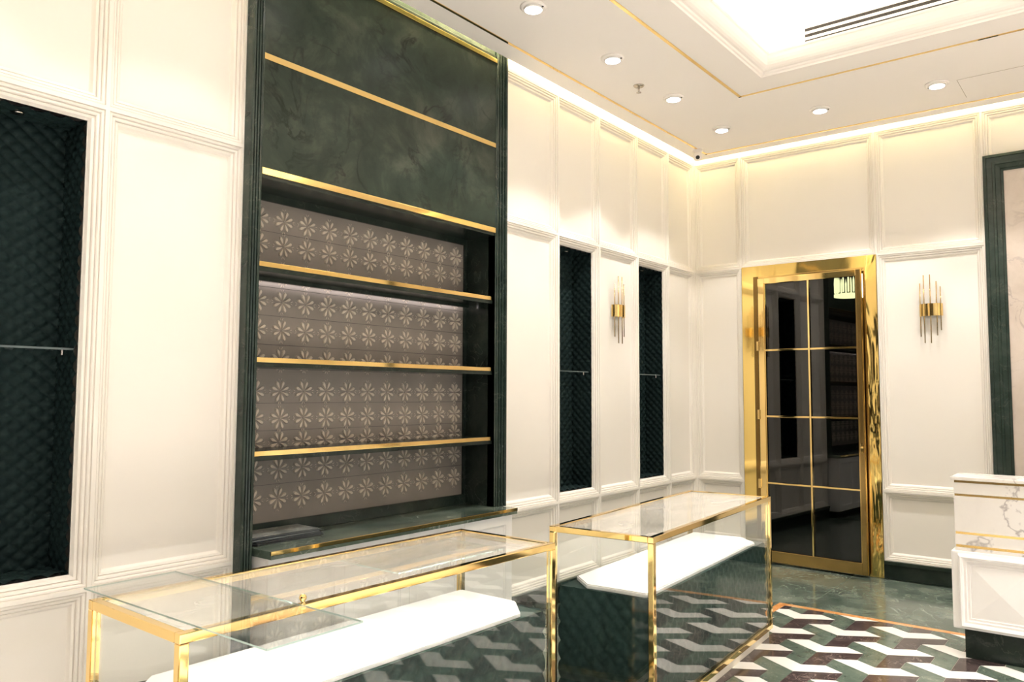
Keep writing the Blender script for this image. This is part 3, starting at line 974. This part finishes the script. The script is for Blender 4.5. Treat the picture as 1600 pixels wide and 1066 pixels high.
for k in range(18):
    a = 2 * PI * k / 18
    bm = bmesh.new(); lathe(bm, [(0.0, 0.03), (0.008, 0.04), (0.009, 0.15), (0.004, 0.17 + 0.02 * (k % 3)), (0, 0.2)], 6, (0.135 * math.cos(a), 0.135 * math.sin(a), 0.0))
    obj('crystal', bm, M_CRYSTAL, t)
bm = bmesh.new(); lathe(bm, [(0.006, 0.02), (0.006, 0.86), (0.05, 0.87), (0.05, 0.88)], 10); obj('hanging_rod', bm, M_BRASS, t)

# ------------------------------------------------------------------ wall sconces
def sconce(label, loc, rz):
    """built facing -y, wall at y=0"""
    t = thing('wall_sconce', label, 'wall lamp', loc, rz, 'brass wall sconces')
    W, Dp = 0.086, 0.062
    bm = bmesh.new()
    outer = [(W * math.cos(a), -Dp * math.sin(a) - 0.012) for a in [PI * k / 20 for k in range(21)]]
    inner = [((W - 0.004) * math.cos(a), -(Dp - 0.004) * math.sin(a) - 0.012) for a in [PI * k / 20 for k in range(20, -1, -1)]]
    prism(bm, outer + inner, 'z', -0.05, 0.05)
    obj('band', bm, M_GOLD2, t)
    bx('back_plate', (-0.05, 0.05, -0.012, 0.0, -0.045, 0.045), M_BRASS, t, 0.002)
    for dx, z0, z1 in ((-0.074, -0.215, 0.222), (-0.043, -0.268, 0.285), (0.004, -0.270, 0.285), (0.048, -0.210, 0.228), (0.074, -0.168, 0.186)):
        bm = bmesh.new()
        dy = -0.012 - (Dp - 0.006) * math.sqrt(max(0.02, 1 - (dx / W) ** 2)) * 0.86
        lathe(bm, [(0.0, z0), (0.0042, z0), (0.0042, z1), (0.0, z1)], 10, (dx, dy, 0))
        obj('rod', bm, M_BRASS, t, True)
    return t
sconce('brass wall sconce of thin rods between the two narrow niches', (-0.042, -1.423, 2.185), PI / 2)
sconce('brass wall sconce of thin rods to the right of the gold door', (2.043, 0.042, 2.19), 0)

# ------------------------------------------------------------------ green marble frame with pale marble panel on the back wall
FRX0, FRX1, FRZ = 2.445, 4.35, 3.372
t = thing('marble_frame', 'large green marble frame round a pale marble panel behind the counter', 'frame', ((FRX0 + FRX1) / 2, 0, 0))
fx = -(FRX0 + FRX1) / 2
prof = [(0, 0.044), (0, -0.020), (0.022, -0.030), (0.026, -0.024), (0.060, -0.026), (0.064, -0.034), (0.080, -0.034), (0.084, -0.026), (0.115, -0.022), (0.118, -0.012), (0.134, -0.010), (0.134, 0.044)]
bm = bmesh.new()
def fr(w, d):
    return [Vector((FRX0 + w + fx, d, 0)), Vector((FRX0 + w + fx, d, FRZ - w)), Vector((FRX1 - w + fx, d, FRZ - w)), Vector((FRX1 - w + fx, d, 0))]
prev = None
for w, d in prof:
    ring = [bm.verts.new(p) for p in fr(w, d)]
    if prev:
        for i in range(3):
            bm.faces.new((prev[i], prev[i + 1], ring[i + 1], ring[i]))
    prev = ring
obj('frame_moulding', bm, M_GREEN_FR, t)
xw = [FRX0 + 0.134, (FRX0 + FRX1) / 2, FRX1 - 0.134]
for a, b in zip(xw, xw[1:]):
    bx('marble_panel', (a + fx + .001, b + fx - .001, -0.002, 0.044, 0.0, FRZ - 0.134), M_PINK, t)

# ------------------------------------------------------------------ reception counter
t = thing('reception_counter', 'white reception counter with marble bands and gold inlays at the right edge', 'counter', (3.4, -1.67, 0))
ox, oyc = -3.4, 1.67
def rb(name, x0, x1, y0, y1, z0, z1, m, bev=0.0):
    return bx(name, (x0 + ox, x1 + ox, y0 + oyc, y1 + oyc, z0, z1), m, t, bev)
CX1 = 4.36
rb('counter_top', 2.448, CX1 + 0.012, -1.832, -1.535, 1.010, 1.030, M_CALA, 0.006)
z = 1.010
bands = [('gold_inlay', 0.996), ('marble_band', 0.932), ('gold_inlay', 0.919), ('marble_band', 0.715), ('gold_inlay', 0.701), ('marble_band', 0.641), ('gold_inlay', 0.626), ('marble_band', 0.606)]
for nm, zz in bands:
    if nm == 'gold_inlay':
        rb(nm, 2.466, CX1, -1.813, -1.545, zz, z, M_GOLD2)
    else:
        rb(nm, 2.462, CX1 + .004, -1.817, -1.541, zz, z, M_CALA, 0.0015)
    z = zz
rb('counter_body', 2.440, CX1 + 0.02, -1.830, -1.535, 0.166, 0.606, M_WHITE, 0.012)
rb('kick_base', 2.494, CX1 - 0.03, -1.797, -1.56, 0.0, 0.166, M_GREEN_DK)
RAISE = [(0, -0.002), (0.005, 0.020), (0.014, 0.028), (0.024, 0.024), (0.029, 0.010), (0.041, 0.014), (0.045, 0.003), (0.057, 0.006), (0.061, -0.002), (0.068, -0.002), (0.070, 0.002)]
for k in range(4):
    a0 = 2.475 + 0.4375 * k
    bm = bmesh.new()
    rect_sweep(bm, a0 + ox, a0 + 0.418 + ox, 0.176, 0.592, RAISE, lambda a, b, d: (a, -1.830 + oyc - d, b), apex=0.022)
    obj('pyramid_panel', bm, M_WHITE, t, recalc=False)
